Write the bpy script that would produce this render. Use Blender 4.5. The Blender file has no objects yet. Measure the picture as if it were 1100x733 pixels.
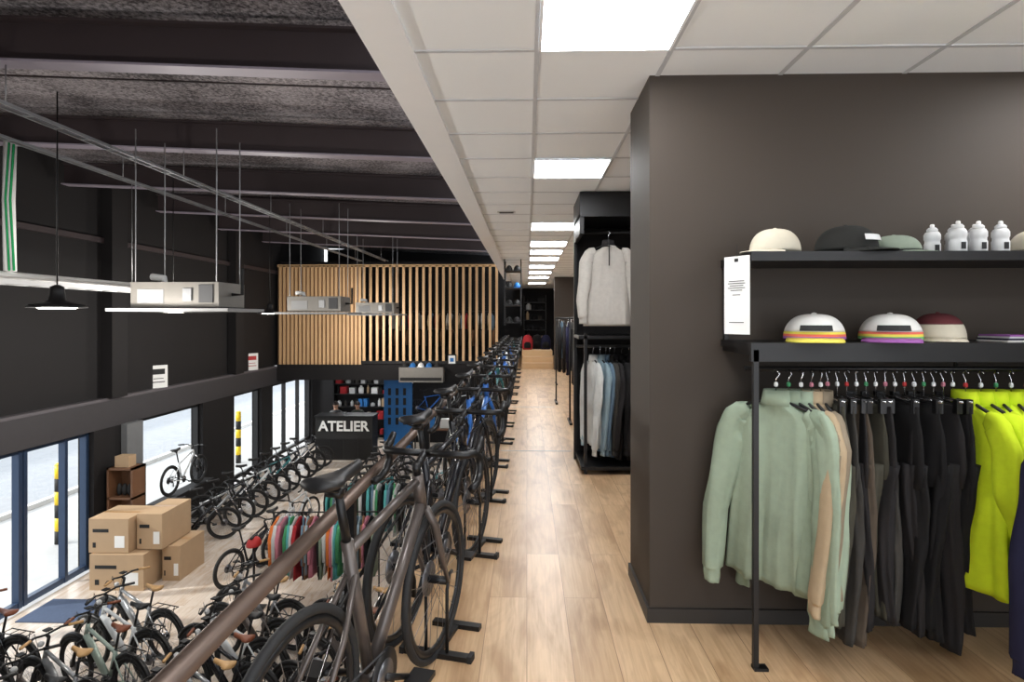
import bpy, math, random
from mathutils import Vector, Matrix
R=random.Random(7)
sc=bpy.context.scene
pi=math.pi
# ---------------------------------------------------------------- materials
def lin(c):
    return tuple(((x/255)/12.92 if x/255<=0.04045 else ((x/255+0.055)/1.055)**2.4) for x in c)
def M(name,rgb,rough=.5,metal=0,var=.10,scale=9,bump=0,emit=0,stretch=(1,1,1),spec=.5):
    m=bpy.data.materials.new(name); m.use_nodes=True
    nt=m.node_tree; N=nt.nodes; L=nt.links; p=N['Principled BSDF']
    c=lin(rgb)
    p.inputs['Roughness'].default_value=rough; p.inputs['Metallic'].default_value=metal
    p.inputs['Specular IOR Level'].default_value=spec
    tc=N.new('ShaderNodeTexCoord'); mp=N.new('ShaderNodeMapping'); mp.inputs['Scale'].default_value=stretch
    no=N.new('ShaderNodeTexNoise'); no.inputs['Scale'].default_value=scale; no.inputs['Detail'].default_value=4
    L.new(tc.outputs['Object'],mp.inputs['Vector']); L.new(mp.outputs[0],no.inputs['Vector'])
    mx=N.new('ShaderNodeMix'); mx.data_type='RGBA'
    mx.inputs['A'].default_value=tuple(x*(1-var) for x in c)+(1,)
    mx.inputs['B'].default_value=tuple(min(1,x*(1+var)) for x in c)+(1,)
    L.new(no.outputs['Fac'],mx.inputs['Factor']); L.new(mx.outputs['Result'],p.inputs['Base Color'])
    if bump:
        b=N.new('ShaderNodeBump'); b.inputs['Strength'].default_value=bump; b.inputs['Distance'].default_value=.01
        L.new(no.outputs['Fac'],b.inputs['Height']); L.new(b.outputs[0],p.inputs['Normal'])
    if emit:
        p.inputs['Emission Color'].default_value=c+(1,); p.inputs['Emission Strength'].default_value=emit
    return m
def wood_planks(name,c1,c2,cm,pw=.19,pl=1.6,rough=.35,grain=.35,patch=.75):
    m=bpy.data.materials.new(name); m.use_nodes=True
    nt=m.node_tree; N=nt.nodes; L=nt.links; p=N['Principled BSDF']
    tc=N.new('ShaderNodeTexCoord'); mp=N.new('ShaderNodeMapping'); mp.inputs['Rotation'].default_value=(0,0,pi/2)
    L.new(tc.outputs['Object'],mp.inputs['Vector'])
    br=N.new('ShaderNodeTexBrick'); br.offset=.37; br.inputs['Scale'].default_value=1
    br.inputs['Brick Width'].default_value=pl; br.inputs['Row Height'].default_value=pw
    br.inputs['Mortar Size'].default_value=.0016; br.inputs['Mortar Smooth'].default_value=.3
    br.inputs['Color1'].default_value=lin(c1)+(1,); br.inputs['Color2'].default_value=lin(c2)+(1,); br.inputs['Mortar'].default_value=lin(cm)+(1,)
    L.new(mp.outputs[0],br.inputs['Vector'])
    mp2=N.new('ShaderNodeMapping'); mp2.inputs['Scale'].default_value=(20,1.0,1); 
    av=N.new('ShaderNodeVectorMath'); av.operation='MULTIPLY_ADD'; av.inputs[1].default_value=(9,23,31)
    L.new(br.outputs['Color'],av.inputs[0]); L.new(tc.outputs['Object'],av.inputs[2]); L.new(av.outputs[0],mp2.inputs['Vector'])
    no=N.new('ShaderNodeTexNoise'); no.inputs['Scale'].default_value=2.2; no.inputs['Detail'].default_value=8; no.inputs['Distortion'].default_value=1.2
    L.new(mp2.outputs[0],no.inputs['Vector'])
    n2=N.new('ShaderNodeTexNoise'); n2.inputs['Scale'].default_value=1.5; n2.inputs['Detail'].default_value=7; n2.inputs['Distortion'].default_value=1.0
    mp3=N.new('ShaderNodeMapping'); mp3.inputs['Scale'].default_value=(4.5,1.3,1); L.new(av.outputs[0],mp3.inputs['Vector']); L.new(mp3.outputs[0],n2.inputs['Vector'])
    cr=N.new('ShaderNodeValToRGB'); cr.color_ramp.elements[0].position=.36; cr.color_ramp.elements[1].position=.62
    a=1-grain; cr.color_ramp.elements[0].color=(a,a*.95,a*.9,1); cr.color_ramp.elements[1].color=(1.0,1.0,1.0,1)
    L.new(no.outputs['Fac'],cr.inputs['Fac'])
    mx=N.new('ShaderNodeMix'); mx.data_type='RGBA'; mx.blend_type='MULTIPLY'; mx.inputs['Factor'].default_value=1
    L.new(br.outputs['Color'],mx.inputs['A']); L.new(cr.outputs['Color'],mx.inputs['B'])
    cr2=N.new('ShaderNodeValToRGB'); cr2.color_ramp.elements[0].position=.34; cr2.color_ramp.elements[1].position=.56
    cr2.color_ramp.elements[0].color=(patch,patch*.91,patch*.82,1); cr2.color_ramp.elements[1].color=(1,1,1,1)
    L.new(n2.outputs['Fac'],cr2.inputs['Fac'])
    m2=N.new('ShaderNodeMix'); m2.data_type='RGBA'; m2.blend_type='MULTIPLY'; m2.inputs['Factor'].default_value=1
    L.new(mx.outputs['Result'],m2.inputs['A']); L.new(cr2.outputs['Color'],m2.inputs['B'])
    L.new(m2.outputs['Result'],p.inputs['Base Color'])
    p.inputs['Roughness'].default_value=rough
    return m
def glass_mat():
    m=bpy.data.materials.new('window_glass'); m.use_nodes=True
    N=m.node_tree.nodes; L=m.node_tree.links; N.clear()
    o=N.new('ShaderNodeOutputMaterial'); t=N.new('ShaderNodeBsdfTransparent'); g=N.new('ShaderNodeBsdfGlossy'); g.inputs['Roughness'].default_value=.02
    x=N.new('ShaderNodeMixShader'); x.inputs[0].default_value=.07
    t.inputs['Color'].default_value=(.97,.99,.99,1)
    L.new(t.outputs[0],x.inputs[1]); L.new(g.outputs[0],x.inputs[2]); L.new(x.outputs[0],o.inputs[0])
    return m
def mottled(name,d,l,scale=30):
    m=bpy.data.materials.new(name); m.use_nodes=True
    N=m.node_tree.nodes; L=m.node_tree.links; p=N['Principled BSDF']; p.inputs['Roughness'].default_value=.85
    tc=N.new('ShaderNodeTexCoord'); no=N.new('ShaderNodeTexNoise'); no.inputs['Scale'].default_value=scale; no.inputs['Detail'].default_value=6; no.inputs['Roughness'].default_value=.75
    n2=N.new('ShaderNodeTexNoise'); n2.inputs['Scale'].default_value=1.3
    L.new(tc.outputs['Object'],no.inputs['Vector']); L.new(tc.outputs['Object'],n2.inputs['Vector'])
    ad=N.new('ShaderNodeMath'); ad.operation='MULTIPLY_ADD'; ad.inputs[1].default_value=.35; L.new(n2.outputs['Fac'],ad.inputs[0]); L.new(no.outputs['Fac'],ad.inputs[2])
    cr=N.new('ShaderNodeValToRGB'); cr.color_ramp.elements[0].position=.56; cr.color_ramp.elements[1].position=.82
    cr.color_ramp.elements[0].color=lin(d)+(1,); cr.color_ramp.elements[1].color=lin(l)+(1,)
    L.new(ad.outputs[0],cr.inputs['Fac']); L.new(cr.outputs[0],p.inputs['Base Color'])
    return m
m_dark=M('dark_brown_paint',(63,55,48),.66,var=.06,scale=2,spec=.3)
m_darktrim=M('dark_trim',(40,36,33),.5)
m_black=M('black_metal',(26,25,26),.42,.3)
m_blk_wall=M('black_wall_paint',(26,24,25),.75,var=.15,scale=1.2,spec=.3)
m_beam=M('painted_steel_beam',(52,42,44),.6,var=.12,scale=2)
m_flange_lit=M('lit_steel_flange',(138,130,142),.5,var=.1,scale=3)  # bottom flange of the dark beams, light falling on it put into the colour
m_roof=mottled('wood_wool_roof_panel',(54,49,52),(175,168,172),24)
m_white=M('white_ceiling_tile',(245,250,255),.85,var=.01,scale=60)
m_tbar=M('ceiling_grid_bar',(200,204,210),.5)
m_soffit=M('white_soffit',(248,250,254),.45,var=.02)
m_panel=M('led_panel',(251,253,255),.5,var=0,emit=15)
m_floor=wood_planks('oak_floor',(218,186,149),(196,162,124),(144,110,80),grain=.17,patch=.72,pw=.2)
m_floor2=wood_planks('pale_floor',(218,208,198),(206,194,182),(160,145,130),pw=.2,grain=.12,rough=.25,patch=.86)
m_slat=M('oak_slat',(218,178,132),.5,var=.18,scale=3,stretch=(3,3,.4))
m_slatb=M('slat_backing',(112,80,54),.7)
m_glass=glass_mat()
m_blue=M('blue_door_frame',(40,58,84),.4,.2)
m_rail=M('bronze_rail',(98,82,73),.4,.45,var=.15,scale=4)
m_steel=M('galvanised_steel',(165,166,168),.35,.7)
m_lgrey=M('light_grey_enamel',(200,200,200),.4)
m_tyre=M('rubber_tyre',(32,32,33),.75)
m_rim=M('black_rim',(38,38,40),.35,.4)
m_spoke=M('spoke_steel',(120,120,124),.3,.8)
m_chrome=M('chrome',(190,190,192),.22,.95)
m_card=M('cardboard',(180,152,120),.8,var=.08,scale=5)
m_ink=M('black_ink',(25,25,25),.7)
m_paper=M('white_paper',(236,236,234),.7,var=.02)
m_asph=M('asphalt',(150,152,156),.9,var=.15,scale=5)
m_pave=M('pavement',(180,179,178),.9,var=.1,scale=5)
m_fac=M('facade_render',(225,222,218),.9,var=.06)
m_yel=M('yellow_paint',(240,200,20),.4)
m_red=M('red_fabric',(180,45,45),.6)
m_skin=M('skin',(205,160,135),.5)
m_hair=M('dark_hair',(40,28,22),.7)
m_bluep=M('blue_panel',(30,110,180),.5)
def fab(n,c,b=.25): return M(n,c,.88,var=.12,scale=26,bump=b,spec=.25)
# ---------------------------------------------------------------- mesh builder
class MB:
    def __init__(s): s.v=[];s.f=[];s.m=[];s.s=[];s.mats=[];s.T=Matrix.Identity(4)
    def mi(s,m):
        if m not in s.mats: s.mats.append(m)
        return s.mats.index(m)
    def add(s,vs,fs,mat,smooth=False):
        o=len(s.v); T=s.T; s.v+= [tuple(T@Vector(v)) for v in vs]
        k=s.mi(mat)
        for f in fs: s.f.append([i+o for i in f]); s.m.append(k); s.s.append(smooth)
    def box(s,x0,x1,y0,y1,z0,z1,mat):
        vs=[(x0,y0,z0),(x1,y0,z0),(x1,y1,z0),(x0,y1,z0),(x0,y0,z1),(x1,y0,z1),(x1,y1,z1),(x0,y1,z1)]
        s.add(vs,[(0,3,2,1),(4,5,6,7),(0,1,5,4),(1,2,6,5),(2,3,7,6),(3,0,4,7)],mat)
    def loft(s,secs,mat,n=16,fold=None,caps=True):
        vs=[];fs=[]
        for i,(c,a,b) in enumerate(secs):
            c=Vector(c);a=Vector(a);b=Vector(b)
            for j in range(n):
                th=2*pi*j/n; k=fold(i,th) if fold else 1
                if isinstance(k,tuple): vs.append(tuple(c+a*math.cos(th)*k[0]+b*math.sin(th)*k[1]))
                else: vs.append(tuple(c+(a*math.cos(th)+b*math.sin(th))*k))
        for i in range(len(secs)-1):
            for j in range(n):
                j2=(j+1)%n; fs.append((i*n+j,i*n+j2,(i+1)*n+j2,(i+1)*n+j))
        if caps: fs.append(tuple(range(n-1,-1,-1))); fs.append(tuple((len(secs)-1)*n+j for j in range(n)))
        s.add(vs,fs,mat,True)
    def tube(s,pts,r,mat,n=8,closed=False,sq=1,caps=True):
        P=[Vector(p) for p in pts]; K=len(P)
        rs=r if isinstance(r,(list,tuple)) else [r]*K
        tan=[]
        for i in range(K):
            if closed: t=P[(i+1)%K]-P[i-1]
            else: t=P[min(i+1,K-1)]-P[max(i-1,0)]
            tan.append(t.normalized())
        up=Vector((0,1,0)) if abs(tan[0].y)<.9 else Vector((0,0,1))
        nrm=(up-tan[0]*up.dot(tan[0])).normalized()
        vs=[];fs=[]
        for i in range(K):
            nrm=(nrm-tan[i]*nrm.dot(tan[i])).normalized(); bi=tan[i].cross(nrm)
            for j in range(n):
                th=2*pi*j/n; o=(nrm*math.cos(th)*sq+bi*math.sin(th))*rs[i]
                vs.append(tuple(P[i]+o))
        for i in range(K if closed else K-1):
            i2=(i+1)%K
            for j in range(n):
                j2=(j+1)%n; fs.append((i*n+j,i*n+j2,i2*n+j2,i2*n+j))
        if not closed and caps: fs.append(tuple(range(n-1,-1,-1))); fs.append(tuple((K-1)*n+j for j in range(n)))
        s.add(vs,fs,mat,n>4)
    def ell(s,c,r,mat,nu=16,nv=10,p0=-pi/2,p1=pi/2):
        secs=[]
        for i in range(nv+1):
            p=p0+(p1-p0)*i/nv; k=max(math.cos(p),.01)
            secs.append(((c[0],c[1],c[2]+r[2]*math.sin(p)),(r[0]*k,0,0),(0,r[1]*k,0)))
        s.loft(secs,mat,nu)
    def lathe(s,prof,c,mat,n=20):
        s.loft([((c[0],c[1],c[2]+z),(r,0,0),(0,r,0)) for r,z in prof],mat,n)
    def mesh(s,name):
        me=bpy.data.meshes.new(name); me.from_pydata(s.v,[],s.f)
        for m in s.mats: me.materials.append(m)
        me.polygons.foreach_set('material_index',s.m); me.polygons.foreach_set('use_smooth',s.s); me.update()
        return me
    def obj(s,name,loc=(0,0,0),rz=0,parent=None,bevel=0):
        o=bpy.data.objects.new(name,s.mesh(name)); sc.collection.objects.link(o)
        o.location=loc; o.rotation_euler=(0,0,rz)
        if parent: o.parent=parent
        if bevel:
            b=o.modifiers.new('bevel','BEVEL'); b.width=bevel; b.segments=2; b.limit_method='ANGLE'
        return o
def place(me,name,loc,rz=0,scale=1,rx=0):
    o=bpy.data.objects.new(name,me); sc.collection.objects.link(o); o.location=loc; o.rotation_euler=(rx,0,rz); o.scale=(scale,)*3
    return o
def bx(name,x0,x1,y0,y1,z0,z1,mat,bevel=0):
    b=MB(); b.box(x0,x1,y0,y1,z0,z1,mat); return b.obj(name,bevel=bevel)
def interp(tab,t):
    for (a,va),(b,vb) in zip(tab,tab[1:]):
        if t<=b: k=(t-a)/(b-a); return va+(vb-va)*k
    return tab[-1][1]
# ---------------------------------------------------------------- room shell
XE=-.75; XL=-8.1; YF=19.2; ZG=-3.2; H=2.7
bx('floor_mezzanine',XE,4,-1.2,24,-.3,0,m_floor)
bx('floor_gallery',XL,XE,YF-.1,24,-.5,0,m_blk_wall)
bx('floor_ground',XL,4,-2,27,ZG-.1,ZG,m_floor2)
bx('trim_slab_edge',XE-.02,XE,-1.2,YF-.1,-.32,.0,m_black)
bx('trim_floor_joint',-.3,.46,10.05,10.07,0,.003,m_tbar)
bx('trim_floor_joint.001',-.3,.5,6.72,6.735,0,.003,m_tbar)
bx('wall_display',.606,4,2.96,3.5,0,H,m_dark)
b=MB(); b.box(.592,4,2.946,2.96,0,.07,m_darktrim); b.box(.592,.606,2.96,3.5,0,.07,m_darktrim); b.obj('baseboard_display')
bx('wall_right',4,4.1,-1.2,24,0,H,m_dark)
bx('wall_right_lower',4,4.1,-2,27,ZG,-.3,m_blk_wall)
bx('wall_back',XL,4.1,24,24.15,0,4.3,m_blk_wall)
bx('wall_back_lower',XL,4.1,27,27.15,ZG,0,m_blk_wall)
bx('wall_hall_closing',XL,XE,-2.1,-2,ZG,4.2,m_blk_wall)
b=MB(); b.box(-.505,4,-1.2,24,H,H+.04,m_white)
gx=[.045+.6*i for i in range(0,7)]
gy=[2.667+.6*k for k in range(-6,36)]
for x in gx: b.box(x-.011,x+.011,-1.2,24,H-.004,H,m_tbar)
for y in gy: b.box(-.505,4,y-.011,y+.011,H-.0042,H,m_tbar)
b.obj('ceiling')
b=MB(); b.box(-.69,-.505,-1.2,18.9,H-.02,H+.12,m_soffit); b.box(-.70,-.69,-1.2,18.9,H-.02,H+.9,m_soffit); b.obj('trim_soffit')
def lp(x,y,w=.6,d=.6,z=H,nm='ceiling_light_panel'):
    b=MB(); b.box(x+.02,x+w-.02,y+.02,y+d-.02,z-.012,z-.006,m_panel)
    for q in ((x+.008,x+.02,y+.008,y+d-.008),(x+w-.02,x+w-.008,y+.008,y+d-.008),(x+.02,x+w-.02,y+.008,y+.02),(x+.02,x+w-.02,y+d-.02,y+d-.008)):
        b.box(q[0],q[1],q[2],q[3],z-.014,z-.005,m_soffit)
    b.obj(nm)
for y in (-.333,2.067,4.467,7.467,9.267,10.467,11.667,13.467,15.267,17.067,20.067): lp(.045,y)
for y in (-.333,2.067): lp(2.445,y)
for y in (4.467,9.267,13.467): lp(1.845,y)
b=MB(); 
b.box(-.33,-.13,6.65,6.75,H-.012,H-.004,m_lgrey)
for i in range(5): b.box(-.31,-.15,6.66+i*.018,6.667+i*.018,H-.014,H-.012,m_ink)
b.obj('ceiling_vent')
SL=.045
def rz(x): return 3.5+SL*(-.69-x)
b=MB()
vs=[(XL-.2,-2,rz(XL-.2)+.5),(XE+.0,-2,rz(XE)+.5),(XE+.0,24,rz(XE)+.5),(XL-.2,24,rz(XL-.2)+.5)]
b.add(vs+[(v[0],v[1],v[2]+.1) for v in vs],[(0,1,2,3),(4,5,6,7),(0,1,5,4),(1,2,6,5),(2,3,7,6),(3,0,4,7)],m_roof)
b.obj('roof')
def slopebox(b,x0,x1,y0,y1,o0,o1,mat):
    vs=[]
    for o in (o0,o1): vs+=[(x0,y0,rz(x0)+o),(x1,y0,rz(x1)+o),(x1,y1,rz(x1)+o),(x0,y1,rz(x0)+o)]
    b.add(vs,[(0,3,2,1),(4,5,6,7),(0,1,5,4),(1,2,6,5),(2,3,7,6),(3,0,4,7)],mat)
ys=[2.35,4.98,7.62,10.25,12.9,15.5,18.1]
for y in ys:
    b=MB()
    slopebox(b,XL,XE-.02,y-.09,y+.09,0,.02,m_flange_lit); slopebox(b,XL,XE-.02,y-.012,y+.012,.02,.36,m_beam); slopebox(b,XL,XE-.02,y-.09,y+.09,.36,.38,m_beam)
    slopebox(b,XL,XE-.02,y+.35,y+.62,.28,.5,m_beam)
    slopebox(b,XL,XE-.02,y+1.55,y+1.57,.485,.5,m_beam)
    b.obj('steel_beam')
b=MB(); b.box(XL-.35,XL-.12,-2,24,-.05,4.3,m_blk_wall)
for y in (6.2,11.3,16.2): b.box(XL-.12,XL+.1,y,y+.45,-.05,4.2,m_blk_wall)
b.box(XL-.14,XL-.06,-2,24,2.95,3.05,m_beam)
b.obj('wall_left')
m_ledge=M('ledge_paint',(92,88,92),.5,var=.1)
m_ledge2=M('ledge_face',(56,54,57),.6,var=.1)
b=MB(); b.box(XL-.3,XL+.02,-2,YF-.1,-.10,-.045,m_ledge); b.box(XL-.3,XL,-2,YF-.1,-.62,-.10,m_ledge2); b.box(XL-.3,XL,YF-.1,27,-.62,-.51,m_ledge2); b.obj('trim_ledge')
for y0,y1 in ((-2,7.0),(10.95,12.3),(14.7,16.3),(18.0,18.8),(22.3,27)): bx('wall_left_lower',XL-.3,XL,y0,y1,ZG,-.62,m_blk_wall)
bx('column',XL,XL+.12,11.7,12.2,ZG,-.62,M('grey_column',(110,112,114),.7))
def window(name,y0,y1,z0,mulls,fm,tr=None):
    b=MB(); w=.07
    b.box(XL-.2,XL-.1,y0,y1,-.70,-.62,fm); b.box(XL-.2,XL-.1,y0,y1,z0,z0+.1,fm)
    for y in [y0+w/2]+mulls+[y1-w/2]: b.box(XL-.21,XL-.09,y-w/2,y+w/2,z0,-.62,fm)
    b.add([(XL-.15,y0,z0+.1),(XL-.15,y1,z0+.1),(XL-.15,y1,-.7),(XL-.15,y0,-.7)],[(0,1,2,3)],m_glass)
    b.obj(name)
window('door_1',7.01,10.94,ZG,[8.3,8.4,9.44,9.54,10.4],m_blue)
window('window_1',12.3,14.7,ZG+.15,[],m_black)
window('window_2',16.3,18.0,ZG+.15,[],m_black)
window('window_3',18.8,22.3,ZG+.15,[20.0,21.2],m_black)
b=MB()
x=XL+.06
while x<-5.4:
    b.box(x,x+.075,YF-.06,YF,-.0,3.22,m_slat); x+=.13
b.box(XL,-5.4,YF,YF+.03,0,3.2,m_slatb)
while x<-.9:
    b.box(x,x+.08,YF-.06,YF,.12,3.22,m_slat); x+=.215
b.box(XL,-.85,YF-.06,YF,3.16,3.24,m_slat)
b.box(-5.4,-.85,YF-.05,YF+.0,.02,.12,m_black)
b.obj('slat_screen')
bx('ceiling_gallery',XL,XE-.02,YF+.2,24,3.3,3.36,m_blk_wall)
m_step=M('oak_step',(200,165,124),.5,var=.12,scale=4)
b=MB()
for i in range(3): b.box(-.15,.78,17.6+.3*i,24,.17*i,.17*(i+1),m_step)
b.obj('steps')
bx('wall_far_column',.8,1.5,17.3,17.6,0,H,m_dark)
# ---------------------------------------------------------------- exterior
b=MB(); b.box(-60,XL-.3,-20,80,ZG-.2,ZG-.12,m_pave); b.obj('ground_pavement')
b=MB(); b.box(-24,-12.5,-20,80,ZG-.12,ZG-.11,m_asph)
for k in range(24): b.box(-18.1,-17.95,-18+4*k,-16+4*k,ZG-.11,ZG-.105,m_paper)
b.box(-12.6,-12.45,-20,80,ZG-.12,ZG-.0,m_fac); b.obj('street')
b=MB(); b.box(-30.3,-30,-10,90,ZG-.12,5,m_fac)
for k in range(22):
    b.box(-30,-29.95,-8+k*4,-6+k*4,-2.0,.2,m_lgrey if k%2 else m_asph)
b.obj('building_facade')
def bollard(x,y):
    b=MB()
    for i in range(6): b.tube([(0,0,i*.28),(0,0,i*.28+.28)],.085,m_yel if i%2 else m_ink,14)
    b.ell((0,0,1.68),(.085,.085,.05),m_yel,14,6,0)
    b.obj('street_bollard',(x,y,ZG-.12))
bollard(-10,12.5); bollard(-9.6,19.6); bollard(-9.6,21.5)
# ---------------------------------------------------------------- railing
b=MB(); XR=-.70; ZR=.79
b.tube([(XR,-.8,ZR),(XR,17.5,ZR)],.026,m_rail,16)
for y in [.55+1.8*i for i in range(10)]:
    b.box(XR-.02,XR+.02,y-.02,y+.02,0,ZR-.02,m_black)
b.tube([(XR,-.8,.42),(XR,17.5,.42)],.008,m_black,8); b.tube([(XR,-.8,.12),(XR,17.5,.12)],.008,m_black,8)
b.obj('railing')
# ---------------------------------------------------------------- bicycles
def bike_mesh(name,kind,fr,sd,ty=None):
    b=MB(); road=kind=='road'; e=kind=='ebike'; ty=ty or m_tyre
    Rw=.34; tr=.016 if road else .026
    ra=(-.5,0,Rw); fa=((.53 if road else .58),0,Rw); R0=Rw-tr
    for c in (ra,fa):
        def circ(r,N): return [(c[0]+r*math.cos(2*pi*i/N),0,c[2]+r*math.sin(2*pi*i/N)) for i in range(N)]
        b.tube(circ(R0,44),tr,ty,8,True); b.tube(circ(R0-tr-.012,40),.016,m_rim,6,True,sq=.7)
        b.tube([(c[0],-.05,c[2]),(c[0],.05,c[2])],.018,m_black,10)
        b.tube([(c[0],.035,c[2]),(c[0],.038,c[2])],.075,m_spoke,20)
        for i in range(24):
            a=2*pi*i/24; a2=a+(.5 if i%2 else -.5)
            sy=.022 if i%4<2 else -.022
            b.tube([(c[0]+.018*math.cos(a2),sy,c[2]+.018*math.sin(a2)),(c[0]+(R0-.03)*math.cos(a),0,c[2]+(R0-.03)*math.sin(a))],.0014,m_spoke,3,caps=False)
    bb=Vector((-.08,0,.27))
    if road: ht=Vector((.32,0,.86)); hb=Vector((.365,0,.71)); st=Vector((-.215,0,.745)); tt=Vector((.33,0,.835)); fr_t=.018; fr_d=.028; sp=Vector((-.28,0,.955))
    elif e: ht=Vector((.33,0,.90)); hb=Vector((.385,0,.72)); st=Vector((-.2,0,.66)); tt=Vector((.345,0,.84)); fr_t=.022; fr_d=.042; sp=Vector((-.275,0,.93))
    else: ht=Vector((.33,0,.86)); hb=Vector((.375,0,.74)); st=Vector((-.19,0,.64)); tt=Vector((.34,0,.83)); fr_t=.02; fr_d=.032; sp=Vector((-.275,0,.93))
    b.tube([bb,st+Vector((-.012,0,.04))],.021 if not e else .024,fr,10)
    b.tube([st,tt],fr_t,fr,10); b.tube([bb,hb+Vector((-.005,0,.02))],fr_d,fr,12,sq=.8)
    b.tube([hb,ht],.025,fr,12)
    b.tube([bb+Vector((0,-.045,0)),bb+Vector((0,.045,0))],.03,fr,12)
    for s in (-1,1):
        b.tube([st+Vector((.015,s*.015,-.08 if road else -.02)),(-.32,s*.045,.52),(ra[0],s*.062,Rw)],[.011,.01,.008],fr,8)
        b.tube([bb+Vector((-.02,s*.03,0)),(-.3,s*.055,.29),(ra[0],s*.062,Rw)],[.014,.011,.009],fr,8)
        if road: b.tube([hb+Vector((0,s*.02,0)),(.405,s*.048,.62),(.45,s*.052,.5),(fa[0],s*.055,Rw)],[.017,.017,.014,.009],fr,8)
        else:
            b.tube([hb+Vector((0,s*.03,-.02)),(.42,s*.065,.66),(.475,s*.065,.56)],.018,m_chrome if not e else m_black,8)
            b.tube([(.455,s*.065,.6),(fa[0]-.02,s*.065,Rw)],.022,m_black,8)
    b.tube([st,sp],.0145,m_black,10)
    L=.135; w=.068 if road else .085
    secs=[]
    for t in [0,.04,.12,.3,.5,.7,.88,.97,1]:
        ww=interp([(0,.3*w),(.04,.75*w),(.12,w),(.3,.86*w),(.5,.45*w),(.7,.3*w),(.97,.24*w),(1,.1*w)],t)
        secs.append((sp+Vector((-L+2*L*t,0,.045+.012*(2*t-1)**2-(.012 if t in(0,1) else 0))),(0,ww,0),(0,0,(.022 if road else .03)*(.5 if t in (0,1) else 1))))
    b.loft(secs,sd,12)
    for s in (-1,1): b.tube([sp+Vector((-.1,s*.03,.035)),sp+Vector((-.04,s*.022,.012)),sp+Vector((.05,s*.02,.012)),sp+Vector((.1,s*.008,.03))],.0035,m_black,5)
    b.tube([sp+Vector((-.02,-.025,.005)),sp+Vector((-.02,.025,.005))],.016,m_black,8)
    b.tube([bb+Vector((0,-.055,0)),bb+Vector((0,-.059,0))],.095 if road else .075,m_black,28)
    b.tube([bb+Vector((0,-.060,0)),bb+Vector((0,-.062,0))],.06 if road else .05,m_spoke,20)
    for s,dx,dz in ((-1,.15,-.08),(1,-.15,.08)):
        b.tube([bb+Vector((0,s*.062,0)),bb+Vector((dx,s*.08,dz))],[.013,.010],m_black,8)
        p=bb+Vector((dx,s*.08,dz)); b.box(p.x-.045,p.x+.045,min(p.y,p.y+s*.085),max(p.y,p.y+s*.085),p.z-.009,p.z+.009,m_black)
    for k,rr in enumerate((.05,.042,.034,.026)): b.tube([(ra[0],-.036-k*.006,Rw),(ra[0],-.039-k*.006,Rw)],rr,m_spoke,18)
    cr=.09 if road else .07
    b.tube([bb+Vector((0,-.057,cr)),(ra[0],-.047,Rw+.045)],.004,m_spoke,4)
    b.tube([bb+Vector((0,-.057,-cr)),(ra[0]+.04,-.05,Rw-.13),(ra[0]+.01,-.05,Rw-.12),(ra[0]-.01,-.05,Rw-.04)],.004,m_spoke,4)
    b.tube([(ra[0],-.06,Rw-.02),(ra[0]+.02,-.06,Rw-.06),(ra[0]+.03,-.055,Rw-.14)],.012,m_black,6)
    up=(ht-hb).normalized()
    if road:
        h=ht+up*.05; b.tube([ht,h],.017,m_black,10); c=Vector((.40,0,.93)); b.tube([h-up*.02,c],.016,m_black,10)
        for s in (-1,1):
            b.tube([c,c+Vector((0,s*.12,0)),c+Vector((.008,s*.18,0)),c+Vector((.05,s*.205,-.002)),c+Vector((.09,s*.21,-.02)),c+Vector((.10,s*.213,-.06)),c+Vector((.075,s*.217,-.105)),c+Vector((.03,s*.22,-.125)),c+Vector((-.03,s*.22,-.128))],[.0155,.0155]+[.0165]*7,m_black,10)
            b.tube([c+Vector((.06,s*.207,.0)),c+Vector((.10,s*.209,.015)),c+Vector((.135,s*.209,.05))],[.017,.019,.013],m_black,8)
            b.tube([c+Vector((.125,s*.213,.02)),c+Vector((.125,s*.216,-.04)),c+Vector((.10,s*.218,-.10))],[.009,.008,.006],m_black,6,sq=.6)
            b.tube([c+Vector((.1,s*.2,0)),c+Vector((.12,s*.1,-.06)),hb+Vector((.03,s*.02,.08))],.0028,m_black,4)
    else:
        zr=.12 if e else .06
        h=ht+up*zr; b.tube([ht,h],.018,m_black,10); c=h+Vector((.05,0,.015)); b.tube([h,c],.018,m_black,10)
        bk=-.13 if e else -.05
        for s in (-1,1):
            g0=c+Vector((bk*.5,s*.2,.035)); g1=c+Vector((bk,s*.33,.03))
            b.tube([c,c+Vector((0,s*.07,.01)),c+Vector((bk*.25,s*.14,.035)),g0],.013,m_black,8)
            b.tube([g0,g1],.018,sd if e else m_black,8)
            b.tube([g0+Vector((.0,-s*.01,0)),g0+Vector((.06,s*.02,-.01)),g1+Vector((.05,-s*.02,-.015))],.006,m_black,5)
            b.tube([g0,c+Vector((.08,s*.08,.03)),hb+Vector((.05,s*.02,.06))],.003,m_black,4)
    if e:
        b.tube([bb+Vector((0,-.05,.01)),bb+Vector((0,.05,.01))],.085,m_black,16)
        b.tube([bb+Vector((.05,0,.07)),hb+Vector((-.08,0,-.02))],.046,fr,10,sq=.7)
        for c,a0,a1 in ((ra,20,200),(fa,25,165)):
            pts=[(c[0]+(Rw+.02)*math.cos(math.radians(a0+(a1-a0)*i/14)),0,c[2]+(Rw+.02)*math.sin(math.radians(a0+(a1-a0)*i/14))) for i in range(15)]
            b.tube(pts,.03,m_black,6,sq=1.0)
        for s in (-1,1):
            b.tube([(-.28,s*.06,.74),(-.68,s*.06,.75)],.007,m_black,6); b.tube([(-.6,s*.06,.745),(ra[0],s*.065,Rw)],.006,m_black,6)
        for xx in (-.3,-.42,-.54,-.67): b.tube([(xx,-.06,.745),(xx,.06,.745)],.006,m_black,6)
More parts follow.
